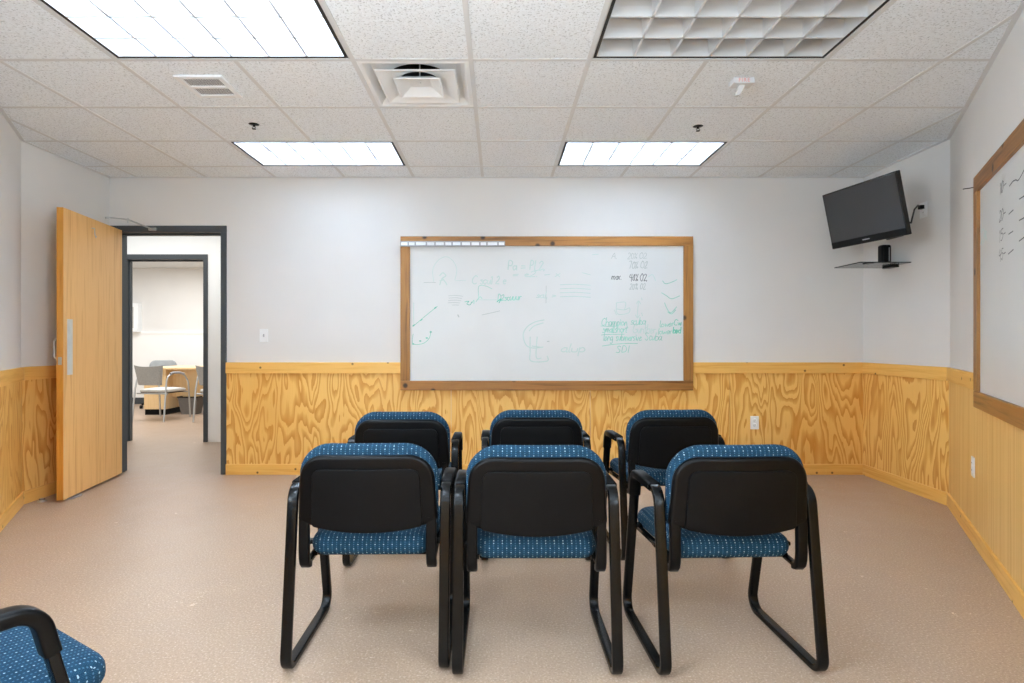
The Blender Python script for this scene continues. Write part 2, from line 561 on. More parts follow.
def sq(h, z, n=8, rnd=0, cy=0):
    """square ring with n points a side; rnd blends it to a circle"""
    pts = []
    for s_ in range(4):
        for i in range(n):
            u = -1 + 2 * i / n
            p = [(u, -1), (1, u), (-u, 1), (-1, -u)][s_]
            l = math.hypot(*p)
            q = (p[0] * (1 - rnd) + p[0] / l * rnd, p[1] * (1 - rnd) + p[1] / l * rnd)
            pts.append((q[0] * h, q[1] * h + cy, z))
    return pts


m = MB()
m.rings([sq(.290, .001), sq(.270, -.001), sq(.264, .002), sq(.238, .034), sq(.215, .042), sq(.172, .042, 8, 1)], False, False)
m.build('pan', M['white_plastic'], t)
m = MB(); m.rings([sq(.172, .042, 8, 1), sq(.172, .22, 8, 1)], False, False); m.quad(*sq(.172, .22, 8, 1))
m.build('duct', M['dark_slot'], t)
m = MB()
m.rings([sq(.214, -.006), sq(.209, -.010), sq(.198, -.006), sq(.150, .014, 8, .4), sq(.108, .030, 8, 1), sq(.110, .033, 8, 1), sq(.152, .018, 8, .4), sq(.208, -.002)], False, False)
m.build('outer_ring', M['white_plastic'], t)
m = MB()
m.rings([sq(.128, -.012), sq(.124, -.016), sq(.114, -.012), sq(.062, .020), sq(.058, .021)], False, False)
m.quad(*sq(.058, .021)); m.rings([sq(.128, -.012), sq(.07, .024), sq(.03, .026)], False, False)
m.build('centre_cone', M['white_plastic'], t)
m = MB(); m.tube([(0, 0, .02), (0, 0, .19)], .004, 6)
m.lathe([(.0, .0), (.008, .0), (.006, .006), (0, .006)], 10, (0, 0, .014))
m.build('hanger_rod', M['white_plastic'], t)

# ------------------------------------------------------------------ exhaust grille, sprinklers, strobe
gc = Vector((-1.632, 3.285, CEIL + .0012))
t = empty('exhaust_grille', gc, 0, 'small square white exhaust grille with two banks of slots in the ceiling', 'air vent')
m = MB()
W_, D_ = .130, .135
m.box((-W_, -D_, -.012), (-W_ + .03, D_, 0)); m.box((W_ - .03, -D_, -.012), (W_, D_, 0))
m.box((-W_ + .03, -D_, -.012), (W_ - .03, -D_ + .03, 0)); m.box((-W_ + .03, D_ - .03, -.012), (W_ - .03, D_, 0))
m.box((-W_ + .03, -.012, -.012), (W_ - .03, .012, 0))
m.build('frame', M['white_plastic'], t, None, 0, .002)
m = MB(); m.box((-W_ + .03, -D_ + .03, -.004), (W_ - .03, D_ - .03, 0)); m.build('dark_backing', M['dark_slot'], t)
m = MB()
for bank in (-1, 1):
    y0, y1 = (-D_ + .03, -.012) if bank < 0 else (.012, D_ - .03)
    for i in range(22):
        x = -W_ + .03 + (2 * W_ - .06) * (i + .5) / 22
        m.box((x - .0016, y0, -.006), (x + .0016, y1, -.0045))
m.build('slats', M['white_plastic'], t)


def sprinkler(x, y, label):
    Y = 1.44 * F / (CY - y); p = px(x, y, Y)
    t = empty('sprinkler', (p.x, Y, CEIL + .007), 0, label, 'sprinkler', 'black ceiling sprinklers')
    m = MB(); m.lathe([(.012, 0), (.036, 0), (.034, -.006), (.012, -.010)], 20); m.build('escutcheon', M['black_plastic'], t)
    m = MB(); m.tube([(0, 0, -.008), (0, 0, -.022)], .007, 8)
    for s in (-1, 1): m.tube([(s * .007, 0, -.02), (s * .012, 0, -.028), (s * .003, 0, -.036)], .002, 6)
    m.lathe([(0, -.036), (.013, -.036), (.013, -.038), (0, -.038)], 12)
    m.build('sprinkler_head', M['black_metal'], t)


sprinkler(254, 124.5, 'black ceiling sprinkler above the light switch side, left one')
sprinkler(698, 126.5, 'black ceiling sprinkler close to the right back ceiling light')

Ys = 1.44 * F / (CY - 80)
ps = px(742, 80, Ys)
t = empty('fire_strobe', (ps.x, Ys, CEIL + .0012), 0, 'white ceiling fire alarm strobe with red lettering and clear lens', 'fire alarm')
m = MB(); m.box((-.058, -.03, -.030), (.058, .045, 0)); m.build('base', plain('strobe_housing', (206, 208, 210), .5), t, None, 0, .004)
fc = bpy.data.curves.new('lettering', 'FONT'); fc.body = 'FIRE'; fc.size = .030; fc.align_x = 'CENTER'; fc.align_y = 'CENTER'; fc.extrude = .0004; fc.space_character = 1.2
f0 = bpy.data.objects.new('tmp', fc); COL.objects.link(f0); bpy.context.view_layer.update()
fme = bpy.data.meshes.new_from_object(f0.evaluated_get(bpy.context.evaluated_depsgraph_get())); bpy.data.objects.remove(f0); bpy.data.curves.remove(fc)
fme.materials.clear(); fme.materials.append(M['red_ink'])
fo = bpy.data.objects.new('lettering', fme); COL.objects.link(fo); fo.parent = t; fo.location = (0, -.0305, -.015); fo.rotation_euler = (PI / 2, 0, 0)
gl = NT('strobe_lens')
ml = gl.out(lin((214, 216, 218)), .1)
m = MB()
m.rings([[(x * .016, .01 + y * .016, -.030) for x, y in ((-1, -1), (1, -1), (1, 1), (-1, 1))],
         [(x * .014 - .010, .015 + y * .012, -.062) for x, y in ((-1, -1), (1, -1), (1, 1), (-1, 1))],
         [(x * .011 - .022, .02 + y * .010, -.080) for x, y in ((-1, -1), (1, -1), (1, 1), (-1, 1))]], True, False)
m.build('lens', ml, t, None, 0, .003)
m = MB(); m.tube([(.0, .01, -.03), (-.018, .018, -.074)], .004, 8); m.build('flash_tube', M['white_plastic'], t)

# ------------------------------------------------------------------ stroke lettering for marker writing
GL = {
 'a': (.5, [[(.42, .42), (.25, .5), (.06, .35), (.06, .12), (.22, 0), (.42, .15), (.42, .5), (.44, .05), (.52, 0)]]),
 'b': (.5, [[(.08, 1), (.06, 0), (.06, .3), (.25, .5), (.45, .3), (.4, .05), (.2, 0), (.06, .1)]]),
 'c': (.45, [[(.4, .42), (.22, .5), (.05, .28), (.12, .05), (.3, 0), (.42, .1)]]),
 'd': (.5, [[(.42, .42), (.22, .5), (.05, .28), (.15, 0), (.35, .05), (.42, .3), (.44, 1), (.44, 0)]]),
 'e': (.45, [[(.06, .25), (.38, .3), (.3, .48), (.15, .46), (.05, .25), (.15, 0), (.4, .08)]]),
 'g': (.5, [[(.42, .42), (.22, .5), (.05, .28), (.18, .05), (.4, .2), (.44, .5), (.42, -.25), (.2, -.38), (.05, -.25)]]),
 'h': (.5, [[(.08, 1), (.06, 0), (.08, .3), (.25, .5), (.4, .38), (.42, 0)]]),
 'i': (.2, [[(.1, .48), (.1, 0)], [(.1, .7), (.11, .74)]]),
 'l': (.2, [[(.1, 1), (.08, .05), (.16, 0)]]),
 'm': (.75, [[(.06, .5), (.06, 0), (.08, .35), (.22, .5), (.34, .35), (.34, 0), (.36, .35), (.5, .5), (.62, .35), (.64, 0)]]),
 'n': (.5, [[(.06, .5), (.06, 0), (.08, .32), (.25, .5), (.4, .36), (.42, 0)]]),
 'o': (.5, [[(.25, .5), (.06, .34), (.08, .08), (.25, 0), (.42, .12), (.42, .38), (.25, .5)]]),
 'p': (.5, [[(.06, .5), (.05, -.4), (.07, .3), (.25, .5), (.44, .3), (.36, .02), (.08, .1)]]),
 'r': (.38, [[(.06, .5), (.06, 0), (.1, .32), (.22, .48), (.36, .44)]]),
 's': (.42, [[(.36, .44), (.2, .5), (.08, .38), (.34, .16), (.24, 0), (.04, .06)]]),
 't': (.38, [[(.18, .9), (.16, .08), (.32, .02)], [(.02, .55), (.36, .58)]]),
 'u': (.5, [[(.06, .5), (.06, .12), (.2, 0), (.38, .12), (.42, .5), (.44, 0)]]),
 'v': (.46, [[(.04, .5), (.2, 0), (.42, .5)]]),
 'w': (.65, [[(.04, .5), (.16, 0), (.3, .4), (.44, 0), (.6, .5)]]),
 'x': (.45, [[(.05, .5), (.4, 0)], [(.4, .5), (.05, 0)]]),
 'C': (.65, [[(.6, .85), (.35, 1), (.08, .7), (.1, .2), (.35, 0), (.6, .15)]]),
 'G': (.7, [[(.6, .85), (.35, 1), (.08, .7), (.1, .2), (.35, 0), (.6, .15), (.6, .45), (.38, .45)]]),
 'S': (.6, [[(.52, .88), (.3, 1), (.1, .8), (.3, .52), (.52, .28), (.32, 0), (.05, .12)]]),
 'D': (.65, [[(.1, 0), (.1, 1), (.38, .95), (.58, .6), (.5, .15), (.1, 0)]]),
 'I': (.3, [[(.15, 1), (.15, 0)]]),
 'O': (.65, [[(.3, 1), (.06, .65), (.12, .15), (.34, 0), (.58, .35), (.52, .85), (.3, 1)]]),
 'A': (.65, [[(.04, 0), (.3, 1), (.58, 0)], [(.14, .38), (.48, .38)]]),
 'P': (.6, [[(.1, 0), (.1, 1), (.42, .95), (.5, .7), (.4, .5), (.1, .48)]]),
 'E': (.55, [[(.5, 1), (.1, 1), (.1, 0), (.52, 0)], [(.1, .5), (.42, .5)]]),
 'L': (.5, [[(.1, 1), (.1, 0), (.46, 0)]]),
 'R': (.6, [[(.1, 0), (.1, 1), (.42, .95), (.46, .68), (.1, .5), (.52, 0)]]),
 '0': (.5, [[(.25, .9), (.06, .6), (.1, .12), (.26, 0), (.44, .3), (.42, .7), (.25, .9)]]),
 '1': (.3, [[(.06, .75), (.16, .92), (.15, 0)]]),
 '2': (.5, [[(.06, .75), (.24, .95), (.42, .75), (.32, .4), (.04, 0), (.48, .04)]]),
 '3': (.5, [[(.06, .85), (.28, .95), (.4, .75), (.2, .5), (.42, .3), (.28, 0), (.04, .08)]]),
 '4': (.5, [[(.12, .95), (.04, .45), (.46, .48)], [(.38, .9), (.34, -.05)]]),
 '5': (.5, [[(.44, .92), (.1, .92), (.08, .55), (.3, .58), (.44, .3), (.28, 0), (.05, .08)]]),
 '6': (.5, [[(.4, .95), (.12, .6), (.06, .2), (.24, 0), (.42, .2), (.3, .42), (.08, .3)]]),
 '7': (.5, [[(.04, .92), (.46, .9), (.2, 0)]]),
 '%': (.5, [[(.42, .95), (.08, 0)], [(.1, .9), (.06, .75), (.16, .72), (.18, .88), (.1, .9)], [(.38, .22), (.32, .08), (.42, .02), (.48, .16), (.38, .22)]]),
 '.': (.25, [[(.1, .0), (.13, .04)]]), ',': (.25, [[(.12, .05), (.06, -.14)]]), '=': (.55, [[(.06, .4), (.46, .42)], [(.06, .2), (.46, .22)]]),
 '-': (.55, [[(.05, .35), (.48, .40)]]), '~': (.8, [[(.02, .3), (.18, .5), (.34, .32), (.5, .2), (.75, .75)]]), ' ': (.4, []),
}


def ribbon(m, pts, w, yo):
    """flat ink stroke on a board's face (local x right, z up)"""
    for i in range(len(pts) - 1):
        a = Vector(pts[i]); b = Vector(pts[i + 1]); d = (b - a)
        if d.length < 1e-6: continue
        d.normalize(); n = Vector((-d.y, d.x)) * w / 2; a2 = a - d * w * .3; b2 = b + d * w * .3
        y_ = yo - 4e-6 * (len(m.f) % 150)
        m.quad((a2.x + n.x, y_, a2.y + n.y), (a2.x - n.x, y_, a2.y - n.y), (b2.x - n.x, y_, b2.y - n.y), (b2.x + n.x, y_, b2.y + n.y))


def smooth(pts, n=3):
    if len(pts) < 3: return pts
    out = []
    for i in range(len(pts) - 1):
        p0 = pts[max(i - 1, 0)]; p1 = pts[i]; p2 = pts[i + 1]; p3 = pts[min(i + 2, len(pts) - 1)]
        for k in range(n):
            t = k / n
            out.append(tuple(.5 * (2 * p1[j] + (p2[j] - p0[j]) * t + (2 * p0[j] - 5 * p1[j] + 4 * p2[j] - p3[j]) * t * t + (3 * p1[j] - p0[j] - 3 * p2[j] + p3[j]) * t ** 3) for j in (0, 1)))
    out.append(pts[-1]); return out


def write(m, s, x, z, h, w, yo, length=None, slope=0):
    W0 = sum(GL[c][0] for c in s) * h
    kx_ = 1 if length is None else length / W0
    cx = x
    for ch in s:
        wd, sts = GL[ch]
        for st in sts:
            pts = [(cx + (q[0] + q[1] * .12) * h * kx_ + random.uniform(-.06, .06) * h, z + q[1] * h + slope * (cx - x) + random.uniform(-.06, .06) * h) for q in st]
            ribbon(m, smooth(pts), w, yo)
        cx += wd * h * kx_


# ------------------------------------------------------------------ whiteboard on the back wall
S = BACK / F
bx, bz = pw(546.5, 313.5)
t = empty('whiteboard', (bx, BACK, bz), 0, 'large whiteboard in a stained wood frame on the back wall, with faded green writing', 'whiteboard')
HXo, HZo = (692 - 401) * S / 2, (390 - 237) * S / 2
fw = 9.4 * S
m = MB(); m.box((-HXo + fw * .6, -.018, -HZo + fw * .6), (HXo - fw * .6, -.002, HZo - fw * .6)); m.build('writing_surface', M['board'], t)
th = .034
for nm, a, b, mt in (('frame_board', (-HXo, HZo - fw), (HXo, HZo), 'frame_h'), ('frame_board', (-HXo, -HZo), (HXo, -HZo + fw), 'frame_h'),
                     ('frame_board', (-HXo, -HZo + fw + .001), (-HXo + fw, HZo - fw - .001), 'frame_v'), ('frame_board', (HXo - fw, -HZo + fw + .001), (HXo, HZo - fw - .001), 'frame_v')):
    m = MB(); m.box((a[0], -th, a[1]), (b[0], -.001, b[1])); m.build(nm, M[mt], t, None, 0, .0025)


def L(x, y): return ((x - 546.5) * S, (313.5 - y) * S)


# display rail with white card pieces
m = MB(); a = L(401, 247.2); b = L(505, 241.8); m.box((a[0], -th - .010, a[1]), (b[0], -th, b[1])); rail = m.build('display_rail', plain('rail_aluminium', (150, 152, 154), .4, .3), t, None, 0, .001)
m = MB(); z0, z1 = L(0, 246.0)[1], L(0, 243.2)[1]
cuts = [401.3, 409, 416, 427, 435.5, 445, 452.5, 461.5, 471, 480, 487, 498, 505]
for i in range(len(cuts) - 1):
    m.box((L(cuts[i] + .8, 0)[0], -th - .0125, z0), (L(cuts[i + 1] - .8, 0)[0], -th - .010, z1))
m.build('rail_insert', M['white_plastic'], rail)
YO = -.0188
mg, mf, ms, mk, mgk = MB(), MB(), MB(), MB(), MB()


def wr(m, s, x0, x1, ybase, h, w=.006, slope=0):
    a = L(x0, ybase); write(m, s, a[0], a[1], h * S, w, YO, (x1 - x0) * S, slope)


def ln(m, pts, w=.006): ribbon(m, smooth([L(*p) for p in pts], 4), w, YO)


wr(mg, 'Champion', 601, 627, 325.5, 7.5, .0058); wr(mg, 'scuba', 630, 645, 324.5, 7.5, .0055)
wr(mg, 'smallshort', 602, 627, 332.5, 7.5, .0058); wr(mf, 'Gunther', 632, 655, 333, 8.5, .0065)
wr(mg, 'long submersive', 603, 641, 340.5, 7.5, .006); wr(mg, 'Scuba', 644, 661, 340, 7.5, .0055)
ln(mg, [(601, 335), (608, 334.5), (624, 334.3)], .005); ln(mg, [(602, 346), (612, 344.5), (625, 343.5), (637, 343.5)], .006)
ln(mg, [(600.5, 326), (609, 326.5), (618, 326)], .005)
wr(mg, 'SDI', 615, 629, 352.5, 6.5, .006)
wr(mg, 'lower', 659, 673, 327, 6, .006, .08); wr(ms, 'Cw', 673, 681, 325.5, 6, .006)
wr(mg, 'lower', 657, 671, 334, 6, .006); wr(ms, 'bed', 672, 680, 333, 6, .0085)
wr(mk, '40% O2,', 629, 647, 281, 7, .006); wr(mk, 'max.', 611, 621, 279.5, 6, .006)
wr(mgk, '20% O2', 629, 645, 289.5, 6, .0055); wr(mgk, '70% O2', 628, 647, 268.5, 7, .0055); wr(mgk, 'A.', 611, 617, 259, 6, .004)
wr(mgk, '20% O2', 627, 646, 259, 6, .004)
# sketches, right side
for p in ([(616, 303), (617, 314), (628, 313), (629, 308), (624, 310), (616, 309)], [(616, 303), (625, 302.5), (624, 310)], [(614, 310), (616, 315)],
          [(638, 302), (637, 312), (637, 318)], [(636, 304), (638, 301), (640, 304)], [(641, 298), (641.5, 300)], [(635, 315), (637, 318), (639, 315)],
          [(641, 313), (642, 316)], [(662, 281), (665, 284), (672, 282), (676, 280)], [(661, 293), (666, 296), (671, 299), (679, 296)],
          [(664, 303), (666, 308), (670, 313), (676, 307)], [(667, 312), (671, 314), (675, 310)], [(648, 277), (652, 275), (655, 281)]):
    ln(mg if p[0][0] > 660 else mf, p, .0065)
# sketches, left side
ln(mf, [(414, 303), (414, 318), (414.3, 326)], .006); ln(ms, [(414.5, 325.5), (421, 320), (430, 312.5), (437.5, 306.5)], .0045)
for q in ((421.5, 320), (435.5, 308), (414, 325.5)): ln(ms, [(q[0] - .8, q[1] + .6), (q[0] + .8, q[1] - .6)], .011)
ln(ms, [(413.5, 334), (412.8, 339), (413.5, 344), (420, 344.3), (426, 342), (430, 337), (431, 331)], .0045)
for q in ((413.5, 344), (420.5, 341), (427, 338), (431, 332)): ln(ms, [(q[0] - .6, q[1]), (q[0] + .6, q[1])], .012)
ln(mgk, [(424, 282.8), (430, 282.6), (436, 282.8)], .004)
ln(mf, [(434, 282), (433, 270), (438, 261), (446, 257), (453, 261), (457, 270), (455, 280)], .005)
ln(mf, [(455, 281), (466, 280.5)], .004)
for p in ([(440, 276), (443, 273), (446, 276), (442, 279), (440, 285)], [(443, 279), (446, 283), (447, 285)], [(440, 281), (444, 280)]): ln(mf, p, .009)
for k in range(5): ln(mgk, [(450 + random.uniform(-2, 3), 296 + 2.3 * k), (456, 295.5 + 2.4 * k), (463 - k, 296.5 + 2.2 * k)], .0035)
ln(mgk, [(458, 315), (459, 317)], .009)
ln(ms, [(465, 302), (469, 301.5), (467, 304), (470, 305), (472, 302)], .006); ln(mg, [(472, 303), (474, 300.5), (474, 304)], .006)
ln(mg, [(479, 300), (478.6, 287), (485, 286), (492, 289)], .0045); ln(mg, [(476, 302), (480, 297), (482, 299)], .005)
wr(mf, 'C scu1 2 e', 472, 506, 284, 8, .008); ln(mf, [(480, 300), (490, 300), (497, 300)], .005)
wr(mg, 'D2scuuur', 497, 521, 301, 6.5, .0065, .06); ln(ms, [(497, 302), (501, 299), (499, 303)], .008)
ln(mgk, [(482, 315), (489, 313.5), (500, 311)], .0045)
wr(mf, 'Pa = PL2,', 507, 545, 270, 9, .009); wr(mf, '= e2. - x', 512, 560, 277, 6, .007)
ln(mgk, [(546, 286), (545.8, 303)], .004); wr(mf, 'sal, =', 536, 556, 298, 6, .007)
for k in range(4): ln(mf, [(560, 285 + 4 * k), (575, 284.5 + 4 * k), (590, 285.5 + 4 * k)], .007)
ln(mf, [(592, 255), (598, 254.5)], .006); ln(mf, [(582, 273), (590, 275)], .006)
for p in ([(544, 320), (535, 322), (527, 327), (523, 335), (526, 345), (533, 348), (543, 347)], [(543, 323), (534, 326), (529, 331)],
          [(530, 337), (530, 352), (531, 361), (547, 361), (547, 356)], [(537, 337), (536, 357), (541, 358)], [(532, 346), (542, 347.5)]): ln(mf, p, .009)
ln(mgk, [(547, 341.5), (549, 341.3)], .007); wr(mf, 'alup', 560, 585, 352, 8, .009)
for mm, nm, mt in ((mg, 'green_writing', 'green_ink'), (mf, 'rubbed_green_writing', 'green_ink_faint'), (ms, 'bold_green_writing', 'green_ink_strong'), (mk, 'black_writing', 'black_ink'), (mgk, 'rubbed_grey_writing', 'grey_ink')):
    mm.build(nm, M[mt], t)

# ------------------------------------------------------------------ whiteboard on the angled right wall
rz, Lr = wall_frame(P['rc'], P['rt'])
t = empty('whiteboard', (P['rc'][0], P['rc'][1], 0), rz, 'wood framed whiteboard on the angled right wall, cut off by the photo edge', 'whiteboard')
t0, t1, z0, z1 = 1.012, 3.53, .800, 2.085
m = MB(); m.box((t0 + .05, -.018, z0 + .05), (t1 - .05, -.002, z1 - .05)); m.build('writing_surface', M['board'], t)
for a, b, mt in (((t0, z1 - .09), (t1, z1), 'frame_h'), ((t0, z0), (t1, z0 + .09), 'frame_h'), ((t0, z0 + .091), (t0 + .09, z1 - .091), 'frame_v'), ((t1 - .09, z0 + .091), (t1, z1 - .091), 'frame_v')):
    m = MB(); m.box((a[0], -th, a[1]), (b[0], -.001, b[1])); m.build('frame_board', M[mt], t, None, 0, .0025)
m = MB(); m.tube([(t0 + .02, -.01, z1 - .055), (t0 - .03, -.075, z1 - .05)], .0025, 6); m.build('nail', M['black_metal'], t)
m = MB()


def rw(xp, yp):
    """photo pixel -> (t, z) on the angled wall"""
    q = (xp - CX) / F; d = Vector((P['rt'][0] - P['rc'][0], P['rt'][1] - P['rc'][1])).normalized()
    tt = (P['rc'][0] - q * P['rc'][1]) / (q * d.y - d.x); Y = P['rc'][1] + d.y * tt
    return tt, CAMH - (yp - CY) * Y / F


for s, x, y, tail in (('10-', 1004.5, 194, '~'), ('20-', 1004, 222, '- -'), ('15-', 1004, 242, '- -'), ('45-', 1004, 261, '- -')):
    a = rw(x, y); write(m, s, a[0], a[1], .055, .0045, YO, .13, .05)
    a = rw(x + 9, y - 3); write(m, tail, a[0], a[1], .06, .0055, YO, .28, .16)
m.build('black_writing', M['black_ink'], t)
m = MB()
for k in range(7):
    a = rw(985 + random.uniform(-1, 4), 232 + 2.2 * k); ribbon(m, smooth([a, (a[0] + .04, a[1] + .012), (a[0] + .07, a[1] - .008)]), .006, YO)
m.build('rubbed_green_smear', plain('smear', (196, 222, 220), .4, 0, .3, .02), t)


# ------------------------------------------------------------------ switch and outlets
def plate(name, label, cat, loc, rz, kind, gi=None):
    t = empty(name, loc, rz, label, cat, gi)
    m = MB(); m.box((-.037, -.007, -.058), (.037, 0, .058)); m.build('cover_plate', M['white_plastic'], t, None, 0, .003)
    if kind == 'switch':
        m = MB(); m.box((-.006, -.0075, -.013), (.006, -.007, .013)); m.build('toggle_slot', M['grey_logo'], t)
        m = MB(); m.box((-.004, -.018, -.010), (.004, -.007, .001)); m.build('toggle', M['grey_logo'], t, None, 0, .001)
    else:
        for s in (-1, 1):
            m = MB(); m.lathe([(.0, .007), (.017, .007), (.016, .009), (0, .009)], 20)
            m.v = [(x, -z, y + s * .021) for x, y, z in m.v]
            oo = m.build('socket', M['white_plastic'], t)
            m = MB()
            for sx in (-1, 1): m.box((sx * .006 - .0012, -.0096, s * .021 - .002), (sx * .006 + .0012, -.009, s * .021 + .007))
            m.build('socket_slots', M['dark_slot'], oo)
    return t


x, z = pw(264, 335.5); plate('light_switch', 'white light switch plate on the grey back wall right of the doorway', 'light switch', (x, BACK, z), 0, 'switch')
x, z = pw(754, 422.5); plate('power_outlet', 'white outlet on the back wall plywood behind the rear right chair', 'outlet', (x, BACK - .008, z), 0, 'outlet')
Yo = P['br'][0] * F / (924 - CX)
plate('power_outlet', 'white outlet high on the right wall with the television cord plugged in', 'outlet', (P['br'][0], Yo, px(924, 210, Yo).z), -PI / 2, 'outlet')
a = rw(975.5, 467)
n_ = Vector((math.sin(rz), -math.cos(rz)))
plate('power_outlet', 'white outlet on the plywood below the right whiteboard', 'outlet', (P['rc'][0] + math.cos(rz) * a[0] + n_.x * .008, P['rc'][1] + math.sin(rz) * a[0] + n_.y * .008, a[1]), rz, 'outlet')

# ------------------------------------------------------------------ television, bracket, shelf
t = empty('television', (2.673, 4.299, 2.111), 0, 'flat black television tilted down on a wall arm in the right corner', 'television')
t.rotation_mode = 'XYZ'
Mr = Matrix.Rotation(-1.447, 4, 'Z') @ Matrix.Rotation(.225, 4, 'X') @ Matrix.Rotation(.022, 4, 'Y')
t.rotation_euler = Mr.to_euler()
TV = t; TVI = (Matrix.Translation((2.673, 4.299, 2.111)) @ Mr).inverted()
W2, H2 = .3675, .22
m = MB(); m.box((-W2, 0, -H2), (W2, .032, H2)); m.build('body', M['bezel'], t, None, 0, .004)
m = MB(); m.rings([[(sx * .34, .03, sz * .19) for sx, sz in ((-1, -1), (1, -1), (1, 1), (-1, 1))], [(sx * .22, .062, sz * .13 - .02) for sx, sz in ((-1, -1), (1, -1), (1, 1), (-1, 1))]], True, False)
m.build('rear_housing', M['black_plastic'], t)
m = MB(); m.box((-W2 + .012, -.0015, -H2 + .052), (W2 - .012, .001, H2 - .012)); m.build('screen', M['screen'], t)
m = MB(); m.box((-W2 + .004, -.003, -H2 + .004), (W2 - .004, 0, -H2 + .050)); m.build('lower_bezel', M['black_panel'], t, None, 0, .0015)
m = MB(); m.box((-.035, -.0036, -H2 + .024), (.035, -.003, -H2 + .032)); m.build('maker_mark', M['grey_logo'], t)
# wall arm
t = empty('wall_bracket', (3.2, 4.70, 2.13), 0, 'black swing arm bracket holding the television to the right wall', 'bracket')
m = MB(); m.box((-.02, -.09, -.13), (0, .09, .13)); m.build('wall_plate', M['black_metal'], t, None, 0, .003)
m = MB(); m.tube([(-.02, 0, 0), (-.22, -.16, .0), (-.42, -.36, .0)], .018, 8); m.build('arm', M['black_metal'], t)
m = MB(); m.box((-.462, -.52, -.11), (-.44, -.25, .11)); m.build('tilt_plate', M['black_metal'], t, None, 0, .003)
# cord
m = MB()
a = px(908, 222, 4.15); b = Vector((3.165, Yo, px(924, 210, Yo).z + .021))
m.tube(smooth3 if False else [a + Vector((.1, .2, 0)), a, a * .75 + b * .25 + Vector((0, 0, -.035)), a * .45 + b * .55 + Vector((0, 0, .03)), a * .15 + b * .85 + Vector((0, 0, .03)), b], .006, 8)
m.box((b.x, b.y - .016, b.z - .014), (b.x + .027, b.y + .016, b.z + .014))
m.v = [tuple(TVI @ Vector(v)) for v in m.v]
tag(m.build('power_cord', M['black_plastic'], TV), 'short black power cord running to the wall outlet')
# glass shelf with box
t = empty('glass_shelf', (3.2, 4.69, 1.782), 0, 'thin tinted glass corner shelf below the television', 'shelf')
m = MB(); m.box((-.40, -.17, -.004), (-.002, .18, .004)); m.build('shelf_panel', M['glass'], t, None, 0, .002)
m = MB(); m.box((-.06, -.03, -.02), (0, .09, -.0045)); m.build('shelf_bracket', M['black_metal'], t, None, 0, .003)
m = MB(); m.box((-.34, -.172, -.009), (-.29, -.10, -.0045)); m.build('shelf_clip', M['black_metal'], t, None, 0, .002)
t = empty('media_box', (3.105, 4.68, 1.787), 0, 'upright black media box with rounded edges on the glass shelf', 'media box')
m = MB(); m.box((-.045, -.03, 0), (.030, .04, .155)); m.build('casing', M['black_plastic'], t, None, 0, .016, 4)
m = MB(); m.box((.004, -.032, .02), (.010, -.0295, .13)); m.build('front_strip', M['grey_logo'], t)

# ------------------------------------------------------------------ door and frames
NTRIM += 1


def door_frame(n, x0, x1, ztop, y0, y1, fw_=.05, proud=.012):
    m = MB()
    # casing (both faces) and jamb as one pressed steel frame
    m.box((x0 - fw_, y0 - proud, 0), (x0, y1 + proud, ztop)); m.box((x1, y0 - proud, 0), (x1 + fw_, y1 + proud, ztop))
    m.box((x0 - fw_, y0 - proud, ztop), (x1 + fw_, y1 + proud, ztop + fw_ + .008))
    # stop
    ys = y0 + .06
    m.box((x0, ys, 0), (x0 + .014, ys + .05, ztop)); m.box((x1 - .014, ys, 0), (x1, ys + .05, ztop)); m.box((x0 + .014, ys, ztop - .014), (x1 - .014, ys + .05, ztop))
    return struct(m.build('trim_%d' % n, M['slate'], None, None, 0, .002))


door_frame(NTRIM, DX0, DX1, DZ, BACK, BACK + WT)
t = empty('door_1', (-3.322, BACK - .02, 0), 0, 'oak veneer door standing open into the room at the left of the doorway', 'door', None, 'structure')
ang = -PI / 2 + R(9.2)
t.rotation_euler = (0, 0, ang)
# local x runs from hinge to free edge, local +y is the face turned to the camera
DW, DT, DB, DTp = .888, .045, .016, 2.140
m = MB(); m.box((0, -DT / 2, DB), (DW, DT / 2, DTp)); m.build('leaf', M['door'], t, None, 0, .0015)
m = MB(); m.box((DW, -DT / 2 + .0005, DB), (DW + .002, DT / 2 - .0005, DTp)); m.build('edge_strip', M['door_edge'], t)
zc = px(69, 347, 4.3).z
m = MB(); m.box((DW - .115, DT / 2, zc - .205), (DW - .045, DT / 2 + .003, zc + .205)); m.build('push_plate', plain('aluminium_plate', (206, 210, 210), .45, .35), t, None, 0, .001)
zh = px(56, 349, 4.22).z
m = MB(); m.tube([(DW - .05, -DT / 2, zh - .075), (DW - .05, -DT / 2 - .03, zh - .072), (DW - .05, -DT / 2 - .042, zh - .055), (DW - .05, -DT / 2 - .042, zh + .055), (DW - .05, -DT / 2 - .03, zh + .072), (DW - .05, -DT / 2, zh + .075)], .006, 8)
m.build('pull_handle', M['steel'], t)
m = MB(); zl = px(58, 361, 4.22).z; m.box((DW + .0018, -.012, zl - .028), (DW + .0035, .012, zl + .028)); m.build('latch_plate', M['steel'], t)
m = MB(); xh = .50
zk = px(97, 228, 4.6).z
m.tube([(xh, DT / 2, zk), (xh, DT / 2 + .02, zk), (xh, DT / 2 + .022, zk - .05), (xh, DT / 2 + .030, zk - .075), (xh, DT / 2 + .034, zk - .06)], .004, 6)
m.build('coat_hook', M['steel'], t)
for zz in (.25, 1.07, 1.9):
    m = MB(); m.tube([(0, -DT / 2 - .006, zz - .05), (0, -DT / 2 - .006, zz + .05)], .008, 8); m.build('hinge', M['steel'], t)
